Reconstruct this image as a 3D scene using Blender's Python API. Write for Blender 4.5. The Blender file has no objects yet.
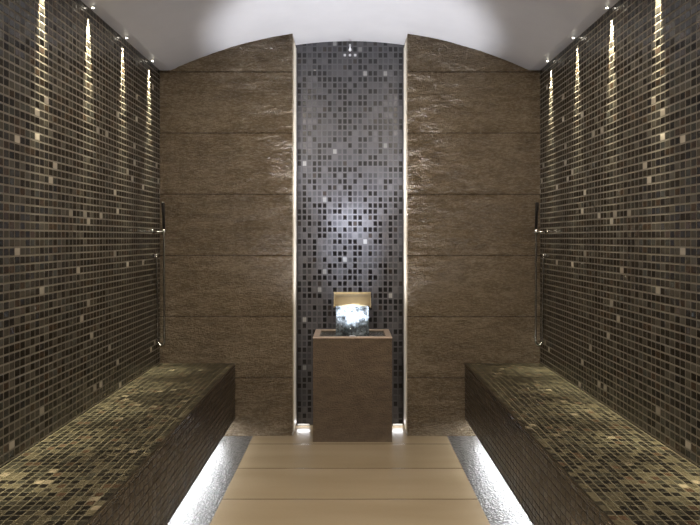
import bpy, bmesh, math, random
from mathutils import Vector, Matrix, noise
random.seed(7)
S = bpy.context.scene
COL = S.collection
R = math.radians

# ---------------------------------------------------------------- dimensions (metres); camera at y=0 looking along +Y
D = 3.72            # distance to the stone wall
ND = 3.943          # niche mosaic wall
REAR = -1.25        # wall behind the camera
W = 1.173           # half width of the room
H = 2.257           # spring height of the ceiling
RISE = 0.253
VX = 1.105          # half width of the vault
BX = 0.708          # inner face of the benches
BT, BB = 0.450, 0.111
NX = 0.355          # half width of the niche
FX = 0.598          # half width of the beige floor
PITCH = 0.378

def vault(x):
    t = min(1.0, abs(x) / VX)
    return H + RISE * (1 - t * t)

# ---------------------------------------------------------------- camera, world, exposure, large lights
cam_d = bpy.data.cameras.new('camera')
cam = bpy.data.objects.new('camera', cam_d)
COL.objects.link(cam)
cam.location = (0, 0, 1.222)
cam.rotation_euler = (R(90), 0, 0)
cam_d.sensor_width = 36
cam_d.lens = 36 * 602.6 / 700
cam_d.shift_y = -24.5 / 700
cam_d.clip_start = 0.02
S.camera = cam
wd = bpy.data.worlds.new('world'); S.world = wd
wd.use_nodes = True
wd.node_tree.nodes['Background'].inputs[0].default_value = (0.05, 0.05, 0.055, 1)
wd.node_tree.nodes['Background'].inputs[1].default_value = 1.0
S.view_settings.view_transform = 'Standard'
S.view_settings.look = 'None'
S.view_settings.gamma = 1
S.view_settings.use_curve_mapping = False
S.view_settings.exposure = 0.4

P_WALL = 200.0        # each small wall-grazing downlight (W)
P_CEIL = 82.0       # each fill light added in the unseen part of the vault
P_BASIN = 118.0      # uplight in the fountain basin
P_LED = 8.5        # under-bench light line
P_NICHE = 230.0      # narrow unseen light added for the glow on the niche mosaic
E_RETURN = 0.15       # emission of the panels added to make the niche returns look lit

def area(name, loc, rot, size, size_y, power, colour, spread=180):
    l = bpy.data.lights.new(name, 'AREA'); l.shape = 'RECTANGLE'
    l.size = size; l.size_y = size_y; l.energy = power; l.color = colour; l.spread = R(spread)
    o = bpy.data.objects.new(name, l); COL.objects.link(o)
    o.location = loc; o.rotation_euler = rot
    return o

def spot(name, loc, rot, power, colour, angle, blend, radius, oval=(1, 1, 1)):
    l = bpy.data.lights.new(name, 'SPOT'); l.energy = power; l.color = colour
    l.spot_size = R(angle); l.spot_blend = blend; l.shadow_soft_size = radius
    o = bpy.data.objects.new(name, l); COL.objects.link(o)
    o.location = loc; o.rotation_euler = rot; o.scale = oval
    return o

WARM = (1.0, 0.93, 0.70)
for s in (-1, 1):
    area('bench_glow', (s * (BX + 0.085), (D + REAR) / 2, BB - 0.007), (0, 0, 0), 0.02, D - REAR - 0.06, P_LED * 2, (0.93, 0.96, 1.0))
spot('basin_uplight', (0.015, 3.645, 0.66), (R(179), 0, 0), P_BASIN, (0.86, 0.9, 1.0), 60, 0.5, 0.03)
spot('basin_spill', (0.015, 3.645, 0.66), (R(184), 0, 0), P_BASIN * 0.2, (0.9, 0.92, 1.0), 150, 0.9, 0.03)

# ---------------------------------------------------------------- materials
def lin(r, g, b):
    f = lambda c: (c / 255 / 12.92) if c / 255 <= 0.04045 else ((c / 255 + 0.055) / 1.055) ** 2.4
    return (f(r), f(g), f(b), 1)

class NT:
    def __init__(s, name):
        s.m = bpy.data.materials.new(name); s.m.use_nodes = True
        s.t = s.m.node_tree; s.b = s.t.nodes['Principled BSDF']
    def n(s, typ, **kw):
        x = s.t.nodes.new(typ)
        for k, v in kw.items(): setattr(x, k, v)
        return x
    def l(s, a, b): s.t.links.new(a, b)
    def put(s, v, sock):
        if hasattr(v, 'default_value') or hasattr(v, 'links'): s.l(v, sock)
        else: sock.default_value = v
    def math(s, op, a, b=None, c=None):
        x = s.n('ShaderNodeMath', operation=op)
        for i, v in enumerate((a, b, c)):
            if v is not None: s.put(v, x.inputs[i])
        return x.outputs[0]
    def mix(s, fac, a, b):
        x = s.n('ShaderNodeMix', data_type='RGBA')
        s.put(fac, x.inputs[0]); s.put(a, x.inputs[6]); s.put(b, x.inputs[7])
        return x.outputs[2]
    def coord(s):
        return s.n('ShaderNodeTexCoord').outputs['Object']
    def sep(s, v):
        x = s.n('ShaderNodeSeparateXYZ'); s.l(v, x.inputs[0]); return x.outputs
    def comb(s, a, b, c):
        x = s.n('ShaderNodeCombineXYZ')
        for i, v in enumerate((a, b, c)): s.put(v, x.inputs[i])
        return x.outputs[0]
    def noise(s, vec, scale, detail=3, rough=0.55):
        x = s.n('ShaderNodeTexNoise'); s.l(vec, x.inputs['Vector'])
        x.inputs['Scale'].default_value = scale; x.inputs['Detail'].default_value = detail
        x.inputs['Roughness'].default_value = rough
        return x.outputs[0]
    def mapr(s, v, a, b, c=0.0, d=1.0):
        x = s.n('ShaderNodeMapRange'); s.l(v, x.inputs[0])
        for i, k in enumerate((a, b, c, d)): x.inputs[i + 1].default_value = k
        return x.outputs[0]
    def ramp(s, v, stops, constant=False):
        x = s.n('ShaderNodeValToRGB'); s.l(v, x.inputs[0]); cr = x.color_ramp
        if constant: cr.interpolation = 'CONSTANT'
        cr.elements[0].position, cr.elements[0].color = stops[0]
        cr.elements[1].position, cr.elements[1].color = stops[1]
        for p, c in stops[2:]:
            e = cr.elements.new(p); e.color = c
        return x.outputs[0]

def plain(name, col, rough=0.5, metal=0.0, spec=0.5, bump=0, bscale=60, emit=0, ecol=None):
    m = NT(name)
    c = m.coord()
    v = m.noise(c, bscale * 0.3, 3)
    dark = tuple(x * 0.88 for x in col[:3]) + (1,)
    m.l(m.mix(v, dark, col), m.b.inputs['Base Color'])
    m.b.inputs['Roughness'].default_value = rough
    m.b.inputs['Metallic'].default_value = metal
    m.b.inputs['Specular IOR Level'].default_value = spec
    if bump:
        b = m.n('ShaderNodeBump'); b.inputs['Strength'].default_value = bump; b.inputs['Distance'].default_value = 0.01
        m.l(m.noise(c, bscale, 4), b.inputs['Height']); m.l(b.outputs[0], m.b.inputs['Normal'])
    if emit:
        m.b.inputs['Emission Color'].default_value = ecol or col
        m.b.inputs['Emission Strength'].default_value = emit
    return m.m

def mosaic(name, au, av, pu, pv, offu, offv, stops, grout, rough=0.14, tilt=0.10, gw=0.0032, gu=0.0032, spec=0.5, soft=0.0012):
    """glass mosaic: axes au, av; pitch pu x pv; per-tile colour, tilt and gloss"""
    m = NT(name)
    xyz = m.sep(m.coord())
    u = m.math('DIVIDE', m.math('ADD', xyz[au], 20 * pu + offu), pu)
    v = m.math('DIVIDE', m.math('ADD', xyz[av], 20 * pv + offv), pv)
    iu, iv = m.math('FLOOR', u), m.math('FLOOR', v)
    fu, fv = m.math('FRACT', u), m.math('FRACT', v)
    du = m.math('MULTIPLY', m.math('MINIMUM', fu, m.math('SUBTRACT', 1.0, fu)), pu)
    dv = m.math('MULTIPLY', m.math('MINIMUM', fv, m.math('SUBTRACT', 1.0, fv)), pv)
    dist = m.math('MINIMUM', m.math('ADD', du, (gw - gu) / 2), dv)
    mask = m.mapr(dist, gw / 2, gw / 2 + soft)
    cell = m.comb(iu, iv, 3.7)
    wn = m.n('ShaderNodeTexWhiteNoise', noise_dimensions='3D'); m.l(cell, wn.inputs[0])
    wn2 = m.n('ShaderNodeTexWhiteNoise', noise_dimensions='3D'); m.l(m.comb(iv, iu, 9.1), wn2.inputs[0])
    col = m.ramp(wn.outputs[0], stops, True)
    vary = m.mapr(wn2.outputs[0], 0, 1, 0.72, 1.25)
    mul = m.n('ShaderNodeMix', data_type='RGBA', blend_type='MULTIPLY'); mul.inputs[0].default_value = 1
    m.l(col, mul.inputs[6]); m.l(m.comb(vary, vary, vary), mul.inputs[7])
    m.l(m.mix(mask, grout, mul.outputs[2]), m.b.inputs['Base Color'])
    m.l(m.mapr(mask, 0, 1, 0.6, rough), m.b.inputs['Roughness'])
    m.b.inputs['Specular IOR Level'].default_value = spec
    # every tile sits a little askew
    geo = m.n('ShaderNodeNewGeometry')
    sub = m.n('ShaderNodeVectorMath', operation='SUBTRACT'); m.l(wn2.outputs[1], sub.inputs[0]); sub.inputs[1].default_value = (.5, .5, .5)
    sc = m.n('ShaderNodeVectorMath', operation='SCALE'); m.l(sub.outputs[0], sc.inputs[0]); sc.inputs['Scale'].default_value = tilt
    ad = m.n('ShaderNodeVectorMath', operation='ADD'); m.l(geo.outputs['Normal'], ad.inputs[0]); m.l(sc.outputs[0], ad.inputs[1])
    nm = m.n('ShaderNodeVectorMath', operation='NORMALIZE'); m.l(ad.outputs[0], nm.inputs[0])
    hgt = m.mapr(dist, 0, gw / 2 + 0.003)
    b = m.n('ShaderNodeBump'); b.inputs['Strength'].default_value = 0.55; b.inputs['Distance'].default_value = 0.002
    m.l(hgt, b.inputs['Height']); m.l(nm.outputs[0], b.inputs['Normal'])
    m.l(b.outputs[0], m.b.inputs['Normal'])
    return m.m

g = lin
side_stops = [(0, g(28, 25, 21)), (0.30, g(41, 38, 33)), (0.55, g(66, 62, 54)), (0.80, g(53, 53, 48)), (0.92, g(58, 46, 35)), (0.986, g(160, 152, 138))]
niche_stops = [(0, g(8, 7, 8)), (0.40, g(68, 68, 71)), (0.62, g(82, 81, 84)), (0.82, g(62, 61, 65)), (0.94, g(46, 40, 37)), (0.985, g(138, 138, 138))]
bench_stops = [(0, g(28, 25, 20)), (0.40, g(52, 48, 38)), (0.62, g(88, 81, 62)), (0.85, g(60, 58, 47)), (0.93, g(82, 64, 48)), (0.98, g(140, 128, 104))]
front_stops = [(0, g(34, 28, 24)), (0.4, g(52, 44, 37)), (0.8, g(46, 40, 36)), (0.97, g(82, 70, 58))]
M = {}
M['side'] = mosaic('side_mosaic', 1, 2, 0.034, 0.0305, 0, 0, side_stops, g(106, 99, 86), rough=0.2, tilt=0.12, gw=0.0050, gu=0.0020)
M['niche'] = mosaic('niche_mosaic', 0, 2, 0.0331, 0.0393, 0.0166, 0, niche_stops, g(88, 87, 91), rough=0.28, tilt=0.03, gw=0.009, gu=0.009)
M['bench'] = mosaic('bench_mosaic', 1, 0, 0.0305, 0.0285, 0, 0.0005, bench_stops, g(104, 97, 74), rough=0.3, tilt=0.10, gw=0.004, gu=0.003)
M['bfront'] = mosaic('bench_front_mosaic', 1, 2, 0.045, 0.0305, 0, 0, front_stops, g(66, 58, 48), rough=0.22, tilt=0.08)

def stone(name, c1, c2, c3, bump=1.0, rough=0.27, sx=1.0, joints=True):
    m = NT(name)
    c = m.coord(); xyz = m.sep(c)
    st = m.comb(m.math('MULTIPLY', xyz[0], sx), m.math('MULTIPLY', xyz[1], sx), m.math('MULTIPLY', xyz[2], 3.2))
    n1 = m.noise(st, 9, 6, 0.65); n2 = m.noise(st, 45, 5, 0.7); n3 = m.noise(c, 260, 2)
    # each course of stone is a touch different
    row = m.math('FLOOR', m.math('DIVIDE', m.math('ADD', xyz[2], -0.011 + PITCH), PITCH))
    wn = m.n('ShaderNodeTexWhiteNoise', noise_dimensions='1D'); m.l(row, wn.inputs['W'])
    f = m.math('ADD', m.math('MULTIPLY', n1, 0.62), m.math('MULTIPLY', n2, 0.38))
    f = m.math('ADD', f, m.mapr(wn.outputs[0], 0, 1, -0.03, 0.03))
    q = m.math('FRACT', m.math('DIVIDE', m.math('ADD', xyz[2], 12 * PITCH - (H - 0.009)), PITCH))
    q = m.math('MULTIPLY', m.math('MINIMUM', q, m.math('SUBTRACT', 1.0, q)), PITCH)
    q = m.mapr(q, 0.0015, 0.0045)
    if not joints: q = 1.0
    m.l(m.mix(q, g(84, 72, 58), m.ramp(f, [(0.32, c1), (0.5, c2), (0.68, c3)])), m.b.inputs['Base Color'])
    m.l(m.mapr(n2, 0.3, 0.7, rough - 0.12, rough + 0.1), m.b.inputs['Roughness'])
    h = m.math('ADD', m.math('MULTIPLY', n2, 0.7), m.math('MULTIPLY', m.noise(c, 110, 3, 0.6), 0.55))
    b = m.n('ShaderNodeBump'); b.inputs['Strength'].default_value = bump; b.inputs['Distance'].default_value = 0.04
    m.l(h, b.inputs['Height']); m.l(b.outputs[0], m.b.inputs['Normal'])
    return m.m
M['stone'] = stone('riven_brown_stone', g(106, 93, 74), g(136, 120, 98), g(164, 149, 126))
M['plinth'] = stone('plinth_brown_stone', g(82, 68, 54), g(106, 90, 72), g(128, 110, 90), bump=0.7, rough=0.42, joints=False)

def floor_mat():
    m = NT('beige_floor_stone')
    c = m.coord(); xyz = m.sep(c)
    u = m.math('DIVIDE', m.math('ADD', xyz[1], -2.820 + 12 * PITCH), PITCH)
    fu = m.math('FRACT', u)
    d = m.math('MULTIPLY', m.math('MINIMUM', fu, m.math('SUBTRACT', 1.0, fu)), PITCH)
    mask = m.mapr(d, 0.002, 0.0055)
    st = m.comb(m.math('MULTIPLY', xyz[0], 0.6), m.math('MULTIPLY', xyz[1], 3.0), m.math('FLOOR', u))
    n1 = m.noise(st, 2.5, 1.5, 0.4); n2 = m.noise(c, 60, 4, 0.6)
    f = m.math('ADD', m.math('MULTIPLY', n1, 0.85), m.math('MULTIPLY', n2, 0.15))
    col = m.ramp(f, [(0.25, g(150, 134, 108)), (0.52, g(158, 142, 116)), (0.8, g(166, 150, 125))])
    m.l(m.mix(mask, g(92, 74, 54), col), m.b.inputs['Base Color'])
    m.b.inputs['Roughness'].default_value = 0.27
    b = m.n('ShaderNodeBump'); b.inputs['Strength'].default_value = 0.3; b.inputs['Distance'].default_value = 0.003
    m.l(mask, b.inputs['Height']); m.l(b.outputs[0], m.b.inputs['Normal'])
    return m.m
M['floor'] = floor_mat()

def strip_mat():
    m = NT('grey_pebbled_strip')
    c = m.coord(); xyz = m.sep(c)
    v = m.n('ShaderNodeTexVoronoi'); m.l(c, v.inputs['Vector']); v.inputs['Scale'].default_value = 95
    n = m.noise(c, 40, 4, 0.6)
    u = m.math('FRACT', m.math('DIVIDE', m.math('ADD', xyz[1], -2.820 + 12 * PITCH), PITCH))
    d = m.math('MULTIPLY', m.math('MINIMUM', u, m.math('SUBTRACT', 1.0, u)), PITCH)
    mask = m.mapr(d, 0.001, 0.003)
    col = m.ramp(n, [(0.35, g(52, 51, 50)), (0.62, g(104, 102, 99))])
    m.l(m.mix(mask, g(70, 66, 62), col), m.b.inputs['Base Color'])
    m.b.inputs['Roughness'].default_value = 0.3
    b = m.n('ShaderNodeBump'); b.inputs['Strength'].default_value = 0.7; b.inputs['Distance'].default_value = 0.004
    m.l(v.outputs['Distance'], b.inputs['Height']); m.l(b.outputs[0], m.b.inputs['Normal'])
    return m.m
M['strip'] = strip_mat()
M['ceiling'] = plain('white_plaster', g(224, 220, 218), 0.45, bump=0.05, bscale=25)
M['return'] = plain('stone_return_lit_tint', g(196, 184, 166), 0.4, bump=0.1)  # light on the niche return is put into this paler stone colour
M['rear'] = plain('rear_wall_stone', g(110, 100, 88), 0.45, bump=0.2)
M['steel'] = plain('brushed_steel', g(190, 188, 184), 0.22, 1.0, bump=0.03, bscale=200)
M['trim'] = plain('dull_bronze_trim', g(120, 112, 98), 0.3, 0.9)
M['brass'] = plain('pale_brass', g(200, 182, 145), 0.35, 0.5, bump=0.15, bscale=90)
M['dark'] = plain('dark_metal', g(38, 34, 32), 0.3, 0.6)
M['white'] = plain('pale_plastic', g(225, 225, 230), 0.35)
M['lamp'] = plain('lamp_glass', g(255, 244, 220), 0.3, emit=9, ecol=(1, 0.93, 0.78, 1))
M['led'] = plain('led_diffuser', g(240, 244, 255), 0.4, emit=4, ecol=(0.94, 0.97, 1, 1))
M['return_glow'] = plain('warm_return_glow', g(240, 232, 215), 0.5, emit=E_RETURN, ecol=(1, 0.93, 0.80, 1))  # self-glow that gives the niche returns their lit look
M['floorled'] = plain('floor_led_diffuser', g(245, 245, 245), 0.5, emit=0.08, ecol=(0.98, 0.97, 0.95, 1))
M['rim'] = plain('polished_pinkish_stone', g(205, 184, 166), 0.16, bump=0.08)

def water_mat(name, foam, bumpd, scale, stretch):
    m = NT(name)
    c = m.coord(); xyz = m.sep(c)
    st = m.comb(xyz[0], xyz[1], m.math('MULTIPLY', xyz[2], stretch))
    n = m.noise(st, scale, 5, 0.65); n2 = m.noise(st, scale * 0.4, 3)
    m.l(m.mapr(m.math('ADD', m.math('MULTIPLY', n, .6), m.math('MULTIPLY', n2, .4)), 0.42, 0.58, foam[0], foam[1]), m.b.inputs['Transmission Weight'])
    m.b.inputs['Base Color'].default_value = (0.50, 0.58, 0.63, 1)
    m.b.inputs['Roughness'].default_value = 0.06
    m.b.inputs['IOR'].default_value = 1.33
    b = m.n('ShaderNodeBump'); b.inputs['Strength'].default_value = 1.0; b.inputs['Distance'].default_value = bumpd
    m.l(n, b.inputs['Height']); m.l(b.outputs[0], m.b.inputs['Normal'])
    return m.m
M['fall'] = water_mat('falling_water', (1.0, 0.62), 0.02, 60, 0.8)
M['pool'] = water_mat('basin_water', (0.95, 0.75), 0.004, 45, 1.0)

# ---------------------------------------------------------------- mesh helpers
def bx(bm, x0, x1, y0, y1, z0, z1, bev=0.0, seg=2, mi=0):
    r = bmesh.ops.create_cube(bm, size=1.0)
    bmesh.ops.scale(bm, verts=r['verts'], vec=(x1 - x0, y1 - y0, z1 - z0))
    bmesh.ops.translate(bm, verts=r['verts'], vec=((x0 + x1) / 2, (y0 + y1) / 2, (z0 + z1) / 2))
    fs = list({f for v in r['verts'] for f in v.link_faces})
    for f in fs: f.material_index = mi
    if bev:
        es = list({e for v in r['verts'] for e in v.link_edges})
        bmesh.ops.bevel(bm, geom=es, offset=bev, segments=seg, affect='EDGES', profile=0.6)

def tube(bm, pts, rad, n=12, caps=True):
    pts = [Vector(p) for p in pts]
    rads = rad if isinstance(rad, (list, tuple)) else [rad] * len(pts)
    rings = []
    t0 = (pts[1] - pts[0]).normalized()
    up = Vector((0, 0, 1)) if abs(t0.z) < 0.9 else Vector((1, 0, 0))
    a = t0.cross(up).normalized()
    for i, p in enumerate(pts):
        t = (pts[min(i + 1, len(pts) - 1)] - pts[max(i - 1, 0)]).normalized()
        a = (a - t * a.dot(t)).normalized(); b = t.cross(a)
        rings.append([bm.verts.new(p + (a * math.cos(2 * math.pi * k / n) + b * math.sin(2 * math.pi * k / n)) * rads[i]) for k in range(n)])
    for i in range(len(rings) - 1):
        for k in range(n):
            f = bm.faces.new((rings[i][k], rings[i][(k + 1) % n], rings[i + 1][(k + 1) % n], rings[i + 1][k])); f.smooth = True
    if caps:
        bm.faces.new(rings[0][::-1]); bm.faces.new(rings[-1])

def obj(name, bm, mats, parent=None, loc=None, smooth=False):
    bmesh.ops.recalc_face_normals(bm, faces=bm.faces)
    me = bpy.data.meshes.new(name); bm.to_mesh(me); bm.free()
    if not isinstance(mats, (list, tuple)): mats = [mats]
    for m in mats: me.materials.append(m)
    if smooth:
        for p in me.polygons: p.use_smooth = True
    o = bpy.data.objects.new(name, me); COL.objects.link(o)
    if parent: o.parent = parent
    if loc: o.location = loc
    return o

def thing(name, label, cat, loc=(0, 0, 0), group=None):
    o = bpy.data.objects.new(name, None); COL.objects.link(o)
    o.location = loc; o['label'] = label; o['category'] = cat; o.empty_display_size = 0.1
    if group: o['group'] = group
    return o

def structure(o, label=None):
    o['kind'] = 'structure'
    if label: o['label'] = label
    return o

# ---------------------------------------------------------------- room shell
bm = bmesh.new(); bx(bm, -FX, FX, REAR, ND, -0.1, 0)
structure(obj('floor', bm, M['floor']), 'glossy beige stone floor laid in wide slabs between the benches')
for s, nm, w in ((-1, 'trim_1', 'left'), (1, 'trim_2', 'right')):
    bm = bmesh.new(); a, b = sorted((s * FX, s * W)); bx(bm, a, b, REAR, D + 0.02, -0.1, -0.001)
    structure(obj(nm, bm, M['strip']), 'grey pebbled floor border running under the %s bench' % w)
for s, nm, w in ((-1, 'wall_left', 'left'), (1, 'wall_right', 'right')):
    bm = bmesh.new(); a, b = sorted((s * W, s * (W + 0.12))); bx(bm, a, b, REAR - 0.12, ND + 0.1, -0.1, H + 0.05)
    structure(obj(nm, bm, M['side']), 'long %s wall of dark brown mosaic tiles with pale flecks' % w)
bm = bmesh.new(); bx(bm, -NX, NX, ND, ND + 0.1, -0.1, 2.56)
structure(obj('wall_niche', bm, M['niche']), 'grey and black mosaic wall at the back of the niche')
bm = bmesh.new(); bx(bm, -W - 0.12, W + 0.12, REAR - 0.12, REAR, -0.1, 2.7)
structure(obj('wall_front', bm, M['rear']))

# shallow barrel vault with narrow flat margins, as one solid slab
bm = bmesh.new()
xs = [-W - 0.12, -VX - 0.012, -VX] + [VX * math.sin(math.pi / 2 * (i / 24)) if False else VX * i / 24 for i in range(-23, 24)] + [VX, VX + 0.012, W + 0.12]
low0 = []; low1 = []; up0 = []; up1 = []
for x in xs:
    z = vault(x)
    low0.append(bm.verts.new((x, REAR - 0.12, z))); low1.append(bm.verts.new((x, ND + 0.1, z)))
    up0.append(bm.verts.new((x, REAR - 0.12, 2.75))); up1.append(bm.verts.new((x, ND + 0.1, 2.75)))
for i in range(len(xs) - 1):
    f = bm.faces.new((low0[i], low0[i + 1], low1[i + 1], low1[i])); f.smooth = True
    bm.faces.new((up0[i], up1[i], up1[i + 1], up0[i + 1]))
    bm.faces.new((low0[i], up0[i], up0[i + 1], low0[i + 1]))
    bm.faces.new((low1[i], low1[i + 1], up1[i + 1], up1[i]))
bm.faces.new((low0[0], low1[0], up1[0], up0[0])); bm.faces.new((low0[-1], up0[-1], up1[-1], low1[-1]))
structure(obj('ceiling', bm, M['ceiling']), 'white shallow vaulted plaster ceiling')

# riven stone walls either side of the niche, real relief
def relief(x, z):
    p = Vector((x * 5.5, 0.0, z * 15.0))
    r = 0.006 * noise.fractal(p, 1.0, 2.0, 4)
    r += 0.005 * abs(noise.noise(Vector((x * 14 + 4, 2, z * 34)))) * max(0, noise.noise(Vector((x * 1.7, 5, z * 2.3))) + 0.35) * 2
    r += 0.0028 * noise.noise(Vector((x * 42, 9, z * 75)))
    k = (z - 0.0) - (H - 0.009)                     # joints measured down from the spring line
    d = abs((k / PITCH) - round(k / PITCH)) * PITCH
    g_ = 0.005 * max(0.0, 1 - d / 0.009)
    return -r + g_
for s, nm, w in ((-1, 'wall_back_left', 'left'), (1, 'wall_back_right', 'right')):
    bm = bmesh.new()
    x0, x1 = (-W, -NX) if s < 0 else (NX, W)
    st = 0.0068
    nx = int((x1 - x0) / st); top = 2.58; nz = int((top + 0.05) / st)
    rows = []
    for j in range(nz + 1):
        z = -0.05 + (top + 0.05) * j / nz
        rows.append([bm.verts.new((x0 + (x1 - x0) * i / nx, D + relief(x0 + (x1 - x0) * i / nx + 7 * s, z), z)) for i in range(nx + 1)])
    for j in range(nz):
        for i in range(nx):
            f = bm.faces.new((rows[j][i], rows[j][i + 1], rows[j + 1][i + 1], rows[j + 1][i])); f.smooth = True
    # edge closed back to the return
    edge = nx if s < 0 else 0
    xr = -NX if s < 0 else NX
    back = [bm.verts.new((xr, D + 0.012, r_[edge].co.z)) for r_ in rows]
    for j in range(nz): bm.faces.new((rows[j][edge], back[j], back[j + 1], rows[j + 1][edge]))
    bx(bm, x0, x1, D + 0.012, ND + 0.1, -0.05, top, mi=1)
    structure(obj(nm, bm, [M['stone'], M['return']]), 'riven brown stone wall in tall courses %s of the niche' % w)
    # added glow panel standing in for light falling on the niche return
    t = thing('light_strip', 'tall narrow glowing panel added over the stone return on the %s side of the niche' % w, 'light', (s * NX, D + 0.1, 0), 'added niche glow panels')
    bm = bmesh.new(); a, b = sorted((0, -s * 0.006)); bx(bm, a, b, -0.085, 0.112, 0.02, 2.46, 0.001)
    obj('housing', bm, M['return'], t)
    bm = bmesh.new(); a, b = sorted((-s * 0.0055, -s * 0.008)); bx(bm, a, b, -0.075, 0.06, 0.03, 2.44, 0.0005)
    obj('diffuser', bm, M['return_glow'], t)
    # low floor light beside the fountain
    a, b = sorted((s * 0.262 + (0.015 if s > 0 else 0.0), s * (NX - 0.012)))
    t = thing('light_strip', 'low white light bar at floor level %s of the fountain' % w, 'light', ((a + b) / 2, ND - 0.012, 0), 'niche floor lights')
    hw = (b - a) / 2
    bm = bmesh.new(); bx(bm, -hw, hw, -0.010, 0.0115, 0, 0.014, 0.001); obj('housing', bm, M['steel'], t)
    bm = bmesh.new(); bx(bm, -hw + 0.002, hw - 0.002, -0.012, -0.0095, 0.002, 0.012, 0.0005); obj('diffuser', bm, M['floorled'], t)
    area('niche_floor_glow', ((a + b) / 2, ND - 0.028, 0.03), (R(-55), 0, 0), hw * 2, 0.012, 0.05, (0.97, 0.97, 1.0))

# ---------------------------------------------------------------- benches
for s, w in ((-1, 'left'), (1, 'right')):
    t = thing('bench', 'long floating mosaic-tiled bench along the %s wall' % w, 'bench', (s * BX, D, 0))
    L = D - REAR - 0.004
    def loc(bm_): return bm_
    # mosaic slab: the mesh keeps world-aligned tile coordinates by living at the world origin under its root
    bm = bmesh.new()
    a, b = sorted((s * BX, s * (W - 0.001)))
    bx(bm, a, b, REAR + 0.002, D - 0.006, BB, BT)
    bmesh.ops.recalc_face_normals(bm, faces=bm.faces)
    for f in bm.faces:
        f.material_index = 0 if f.normal.z > 0.9 else 1
    o = obj('seat_slab', bm, [M['bench'], M['bfront']], t, (-s * BX, -D, 0))
    bm = bmesh.new()
    a, b = sorted((s * (BX - 0.003), s * (BX + 0.007))); bx(bm, a, b, REAR + 0.002, D - 0.008, BT - 0.006, BT + 0.002, 0.0025)
    obj('edge_trim', bm, M['trim'], t, (-s * BX, -D, 0))
    bm = bmesh.new()
    a, b = sorted((s * (W - 0.14), s * (W - 0.001))); bx(bm, a, b, REAR + 0.002, D - 0.012, 0, BB)
    obj('support', bm, M['bfront'], t, (-s * BX, -D, 0))
    u = thing('light_strip', 'white light line hidden under the front edge of the %s bench' % w, 'light', (s * (BX + 0.085), D - 0.03, BB - 0.0005), 'under-bench lights')
    bm = bmesh.new(); bx(bm, -0.012, 0.012, -(L - 0.06), 0, -0.0035, 0.0, 0.001); obj('diffuser', bm, M['led'], u)

# ---------------------------------------------------------------- wall-grazing downlights
def make_down(label, s, r, loc, grp):
    t = thing('downlight', label, 'light', loc, grp)
    bm = bmesh.new(); tube(bm, [(0, 0, 0.004), (0, 0, -0.003)], [r, r * 0.93], 20); obj('bezel', bm, M['steel'], t)
    bm = bmesh.new(); tube(bm, [(0, 0, -0.0025), (0, 0, -0.005)], [r * 0.7, r * 0.6], 20); obj('lens', bm, M['lamp'], t)
    return t
place = ['nearest the stone wall', 'second out from the stone wall', 'third out from the stone wall', 'fourth out from the stone wall']
for s, w in ((-1, 'left'), (1, 'right')):
    for k in range(10):
        y = 0.945 * D - k * 0.1095 * D
        lab = 'tiny ceiling downlight grazing the %s mosaic wall, %s' % (w, place[k] if k < 4 else 'above the near part of the bench')
        x = s * (W - 0.021)
        make_down(lab, s, 0.009, (x, y, H), 'wall-grazing downlights on the %s' % w)
        spot('wall_graze', (x, y, H - 0.008), (0, R(-s * 8), 0), P_WALL, WARM, 38, 1.0, 0.004, (1, 0.5, 1))
    spot('wall_spill', (x, y, H - 0.008), (0, R(s * 9), 0), P_WALL * 1.7, WARM, 17, 0.9, 0.004, (1.9, 0.36, 1))
    spot('wall_wash', (x, y, H - 0.008), (0, R(-s * 2.2), 0), P_WALL * 13, WARM, 8, 1.0, 0.004, (1, 0.9, 1))
for k, (x, y) in enumerate(((-0.6, 2.4), (0.6, 2.4), (-0.6, 1.2), (0.6, 1.2), (-0.6, 0), (0.6, 0))):
    make_down('fill downlight added in the unseen part of the vault', 1, 0.03, (x, y, vault(x)), 'added vault fill lights')
    spot('vault_fill', (x, y, vault(x) - 0.014), (R(24), 0, 0), P_CEIL * 0.5, (1, 0.88, 0.74), 150, 0.8, 0.08)  # fill added out of view to brighten the stone walls and floor
make_down('unseen ceiling light added to brighten the niche mosaic', 1, 0.025, (0, 2.85, H + RISE), 'added vault fill lights')
tgt = Vector((0, ND, 1.16)) - Vector((0, 2.85, 2.49))
spot('niche_fill', (0, 2.85, 2.49), tgt.to_track_quat('-Z', 'Y').to_euler(), P_NICHE, (0.8, 0.87, 1.0), 17, 1.0, 0.03)  # added out of view to make the bright patch above the spout

# ---------------------------------------------------------------- fountain
FC = 0.015; FH = 0.629; FW = 0.2365; FY = 3.608
t = thing('fountain', 'square brown stone fountain plinth with a shallow basin in the niche', 'fountain', (FC, FY, 0))
bm = bmesh.new()
depth = ND - 0.015 - FY
bx(bm, -FW, FW, 0, depth, 0, FH - 0.07)                                        # body
wl = 0.034
for (a, b, c, d) in ((-FW, FW, 0, wl), (-FW, FW, depth - wl, depth), (-FW, -FW + wl, wl, depth - wl), (FW - wl, FW, wl, depth - wl)):
    bx(bm, a, b, c, d, FH - 0.07, FH - 0.006)
obj('plinth', bm, M['plinth'], t)
bm = bmesh.new()
o_, i_ = FW + 0.0015, FW - wl - 0.002
def ringq(x0, x1, y0, y1, z): return [bm.verts.new(p) for p in ((x0, y0, z), (x1, y0, z), (x1, y1, z), (x0, y1, z))]
rr = [ringq(-o_, o_, -0.0015, depth, FH - 0.007), ringq(-o_, o_, -0.0015, depth, FH - 0.002), ringq(-o_ + 0.002, o_ - 0.002, 0.0005, depth - 0.002, FH),
      ringq(-i_ - 0.002, i_ + 0.002, wl - 0.004, depth - wl + 0.004, FH), ringq(-i_, i_, wl - 0.002, depth - wl + 0.002, FH - 0.002), ringq(-i_, i_, wl - 0.002, depth - wl + 0.002, FH - 0.05)]
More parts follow.
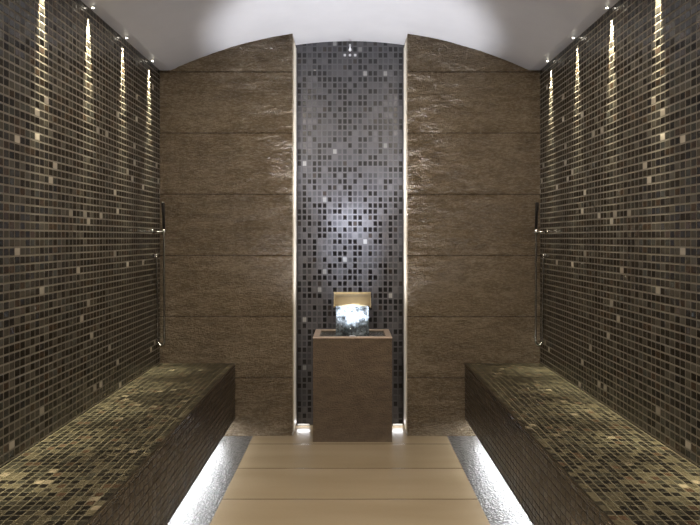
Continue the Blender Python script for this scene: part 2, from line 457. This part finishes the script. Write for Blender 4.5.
for q in range(6):
    for k in range(4): bm.faces.new((rr[q][k], rr[q][(k + 1) % 4], rr[(q + 1) % 6][(k + 1) % 4], rr[(q + 1) % 6][k]))
obj('rim', bm, M['rim'], t)
bm = bmesh.new(); tube(bm, [(0, 0, 0), (0, 0, 0.018)], [0.03, 0.026], 24)
lp = obj('basin_lamp', bm, M['steel'], t, (0, 0.066, FH - 0.0695 + 0.045))
bm = bmesh.new(); tube(bm, [(0, 0, 0.018), (0, 0, 0.021)], [0.021, 0.019], 24)
obj('lens', bm, M['white'], lp)

# rippled basin water
bm = bmesh.new()
n = 40
x0, x1, y0, y1 = -i_ + 0.001, i_ - 0.001, wl, depth - wl
vs = [[None] * (n + 1) for _ in range(n + 1)]
for j in range(n + 1):
    for i in range(n + 1):
        x = x0 + (x1 - x0) * i / n; y = y0 + (y1 - y0) * j / n
        d = math.hypot(x, y - 0.14)
        z = -0.012 + 0.004 * math.exp(-d * 9) * math.sin(d * 150) + 0.0025 * noise.noise(Vector((x * 35, y * 35, 1)))
        vs[j][i] = bm.verts.new((x, y, z))
for j in range(n):
    for i in range(n):
        f = bm.faces.new((vs[j][i], vs[j][i + 1], vs[j + 1][i + 1], vs[j + 1][i])); f.smooth = True
w_ = obj('water', bm, M['pool'], None, (FC, FY, FH))
w_['label'] = 'rippling water filling the shallow basin on top of the fountain'; w_['category'] = 'water'; w_['kind'] = 'stuff'

# spout: curved brass chute from the niche wall
SX = 0.352 * 0 + 0.015; LY = 3.735; SZ = 1.222 - 59.0 / 162 * (LY / D)
t = thing('water_spout', 'pale brass waterfall spout projecting from the mosaic above the basin', 'spout', (SX, ND, SZ))
prof = []
for k in range(15):
    a = k / 14
    y = -(ND - LY) * a
    z = 0 - (0.058 * max(0, (a - 0.62) / 0.38) ** 1.9)
    prof.append((y, z))
bm = bmesh.new()
hw = 0.111; th = 0.004
up = [[bm.verts.new((sx * hw, y, z)) for (y, z) in prof] for sx in (-1, 1)]
dn = [[bm.verts.new((sx * hw, y + (th if i > 9 else 0), z - th)) for i, (y, z) in enumerate(prof)] for sx in (-1, 1)]
for i in range(14):
    f = bm.faces.new((up[0][i], up[1][i], up[1][i + 1], up[0][i + 1])); f.smooth = True
    f = bm.faces.new((dn[0][i], dn[0][i + 1], dn[1][i + 1], dn[1][i])); f.smooth = True
    for q in (0, 1): bm.faces.new((up[q][i], up[q][i + 1], dn[q][i + 1], dn[q][i]))
bm.faces.new((up[0][14], up[1][14], dn[1][14], dn[0][14])); bm.faces.new((up[0][0], dn[0][0], dn[1][0], up[1][0]))
obj('chute', bm, M['brass'], t)
for q in (-1, 1):
    bm = bmesh.new()
    o1, o2 = [], []
    for x, lst in ((q * hw, o1), (q * (hw + 0.005), o2)):
        lst += [[bm.verts.new((x, y, z + 0.006)) for (y, z) in prof], [bm.verts.new((x, y + (0.008 if i > 9 else 0), z - 0.010)) for i, (y, z) in enumerate(prof)]]
    for i in range(14):
        bm.faces.new((o1[0][i], o1[0][i + 1], o1[1][i + 1], o1[1][i])); bm.faces.new((o2[0][i], o2[1][i], o2[1][i + 1], o2[0][i + 1]))
        bm.faces.new((o1[0][i], o2[0][i], o2[0][i + 1], o1[0][i + 1])); bm.faces.new((o1[1][i], o1[1][i + 1], o2[1][i + 1], o2[1][i]))
    bm.faces.new((o1[0][14], o2[0][14], o2[1][14], o1[1][14])); bm.faces.new((o1[0][0], o1[1][0], o2[1][0], o2[0][0]))
    obj('side_flange', bm, M['brass'], t)
bm = bmesh.new(); bx(bm, -hw - 0.01, hw + 0.01, -0.003, -0.0005, -0.025, 0.012, 0.001)
obj('wall_plate', bm, M['brass'], t)

# falling sheet of water
bm = bmesh.new()
nx, nz = 60, 60
zt = SZ - 0.054; zb = FH - 0.012
ring = {}
for side, off in ((0, -0.0035), (1, 0.0035)):
    for j in range(nz + 1):
        for i in range(nx + 1):
            u = i / nx; v = j / nz
            x = (u - 0.5) * 2 * 0.104 * (1 - 0.02 * math.sin(v * 3.1))
            z = zt + (zb - zt) * v
            amp = 0.002 + 0.006 * v
            y = LY - 0.004 + off - 0.012 * math.sin(v * 1.57) + amp * noise.fractal(Vector((x * 45, side * 0.3, z * 30)), 1.0, 2.0, 3)
            ring[(side, j, i)] = bm.verts.new((x, y - LY, z - zb))
for j in range(nz):
    for i in range(nx):
        for sd in (0, 1):
            f = bm.faces.new((ring[sd, j, i], ring[sd, j, i + 1], ring[sd, j + 1, i + 1], ring[sd, j + 1, i])); f.smooth = True
for j in range(nz):
    for i in (0, nx): bm.faces.new((ring[0, j, i], ring[0, j + 1, i], ring[1, j + 1, i], ring[1, j, i]))
for i in range(nx):
    for j in (0, nz): bm.faces.new((ring[0, j, i], ring[1, j, i], ring[1, j, i + 1], ring[0, j, i + 1]))
w_ = obj('waterfall', bm, M['fall'], None, (SX, LY, zb))
w_['label'] = 'bright rippled sheet of water falling from the brass spout into the basin'; w_['category'] = 'water'; w_['kind'] = 'stuff'

# ---------------------------------------------------------------- hand showers in the back corners
for s, w in ((-1, 'left'), (1, 'right')):
    hy = 3.585; hz = 1.222 + 6 / 162 * 0.965
    t = thing('hand_shower', 'slim dark hand shower with steel hose hanging in the %s back corner' % w, 'shower', (s * W, hy, hz))
    bm = bmesh.new()
    tube(bm, [(0, 0, 0), (-s * 0.006, 0, 0)], 0.017, 20)
    tube(bm, [(-s * 0.004, 0, 0), (-s * 0.06, 0, 0)], 0.0055, 14)
    obj('wall_bracket', bm, M['steel'], t)
    bm = bmesh.new(); tube(bm, [(-s * 0.066, 0, -0.016), (-s * 0.066, 0, 0.014)], [0.0105, 0.012], 18); obj('holder', bm, M['steel'], t)
    bm = bmesh.new()
    tube(bm, [(-s * 0.066, 0, -0.012), (-s * 0.066, 0, 0.02), (-s * 0.064, -0.002, 0.10), (-s * 0.062, -0.006, 0.168), (-s * 0.062, -0.006, 0.176)], [0.0075, 0.0085, 0.0085, 0.011, 0.009], 16)
    obj('handset', bm, M['dark'], t)
    bm = bmesh.new()
    pts = []; rad = []
    N = 320
    for k in range(N + 1):
        a = k / N
        if a < 0.5:
            b = a / 0.5; p = Vector((-s * (0.066 + 0.0 * b), 0.01 * b, -0.016 - 0.63 * b))
        elif a < 0.62:
            b = (a - 0.5) / 0.12 * math.pi; p = Vector((-s * (0.045 + 0.021 * math.cos(b)), 0.01 + 0.01 * b / math.pi, -0.646 - 0.03 * math.sin(b)))
        else:
            b = (a - 0.62) / 0.38; p = Vector((-s * (0.024 - 0.011 * b), 0.02 + 0.012 * b, -0.646 + 0.5 * b))
        pts.append(p); rad.append(0.0062 + 0.0011 * (1 if k % 2 else -1))
    tube(bm, pts, rad, 10)
    obj('hose', bm, M['steel'], t)
    bm = bmesh.new(); tube(bm, [(0, 0.032, -0.14), (-s * 0.005, 0.032, -0.14)], 0.016, 18); tube(bm, [(-s * 0.004, 0.032, -0.14), (-s * 0.02, 0.032, -0.14)], 0.009, 14)
    obj('hose_outlet', bm, M['steel'], t)

# ---------------------------------------------------------------- small fitting at the head of the niche
t = thing('steam_sensor', 'tiny pale fitting fixed high in the middle of the niche mosaic', 'sensor', (0.0, ND, 2.45))
bm = bmesh.new(); tube(bm, [(0, 0, 0), (0, -0.012, 0)], 0.012, 16); obj('body', bm, M['steel'], t)
bm = bmesh.new(); tube(bm, [(0, -0.011, 0), (0, -0.03, 0.004), (0, -0.036, 0.03)], [0.006, 0.006, 0.007], 12); obj('probe', bm, M['white'], t)
for k in (-1, 0, 1):  # three pale mosaic tiles, built as small raised blocks
    bm = bmesh.new(); bx(bm, k * 0.034 - 0.008, k * 0.034 + 0.008, -0.004, 0, -0.028 - 0.012, -0.028 + 0.004, 0.002); obj('pale_tile', bm, M['white'], t)
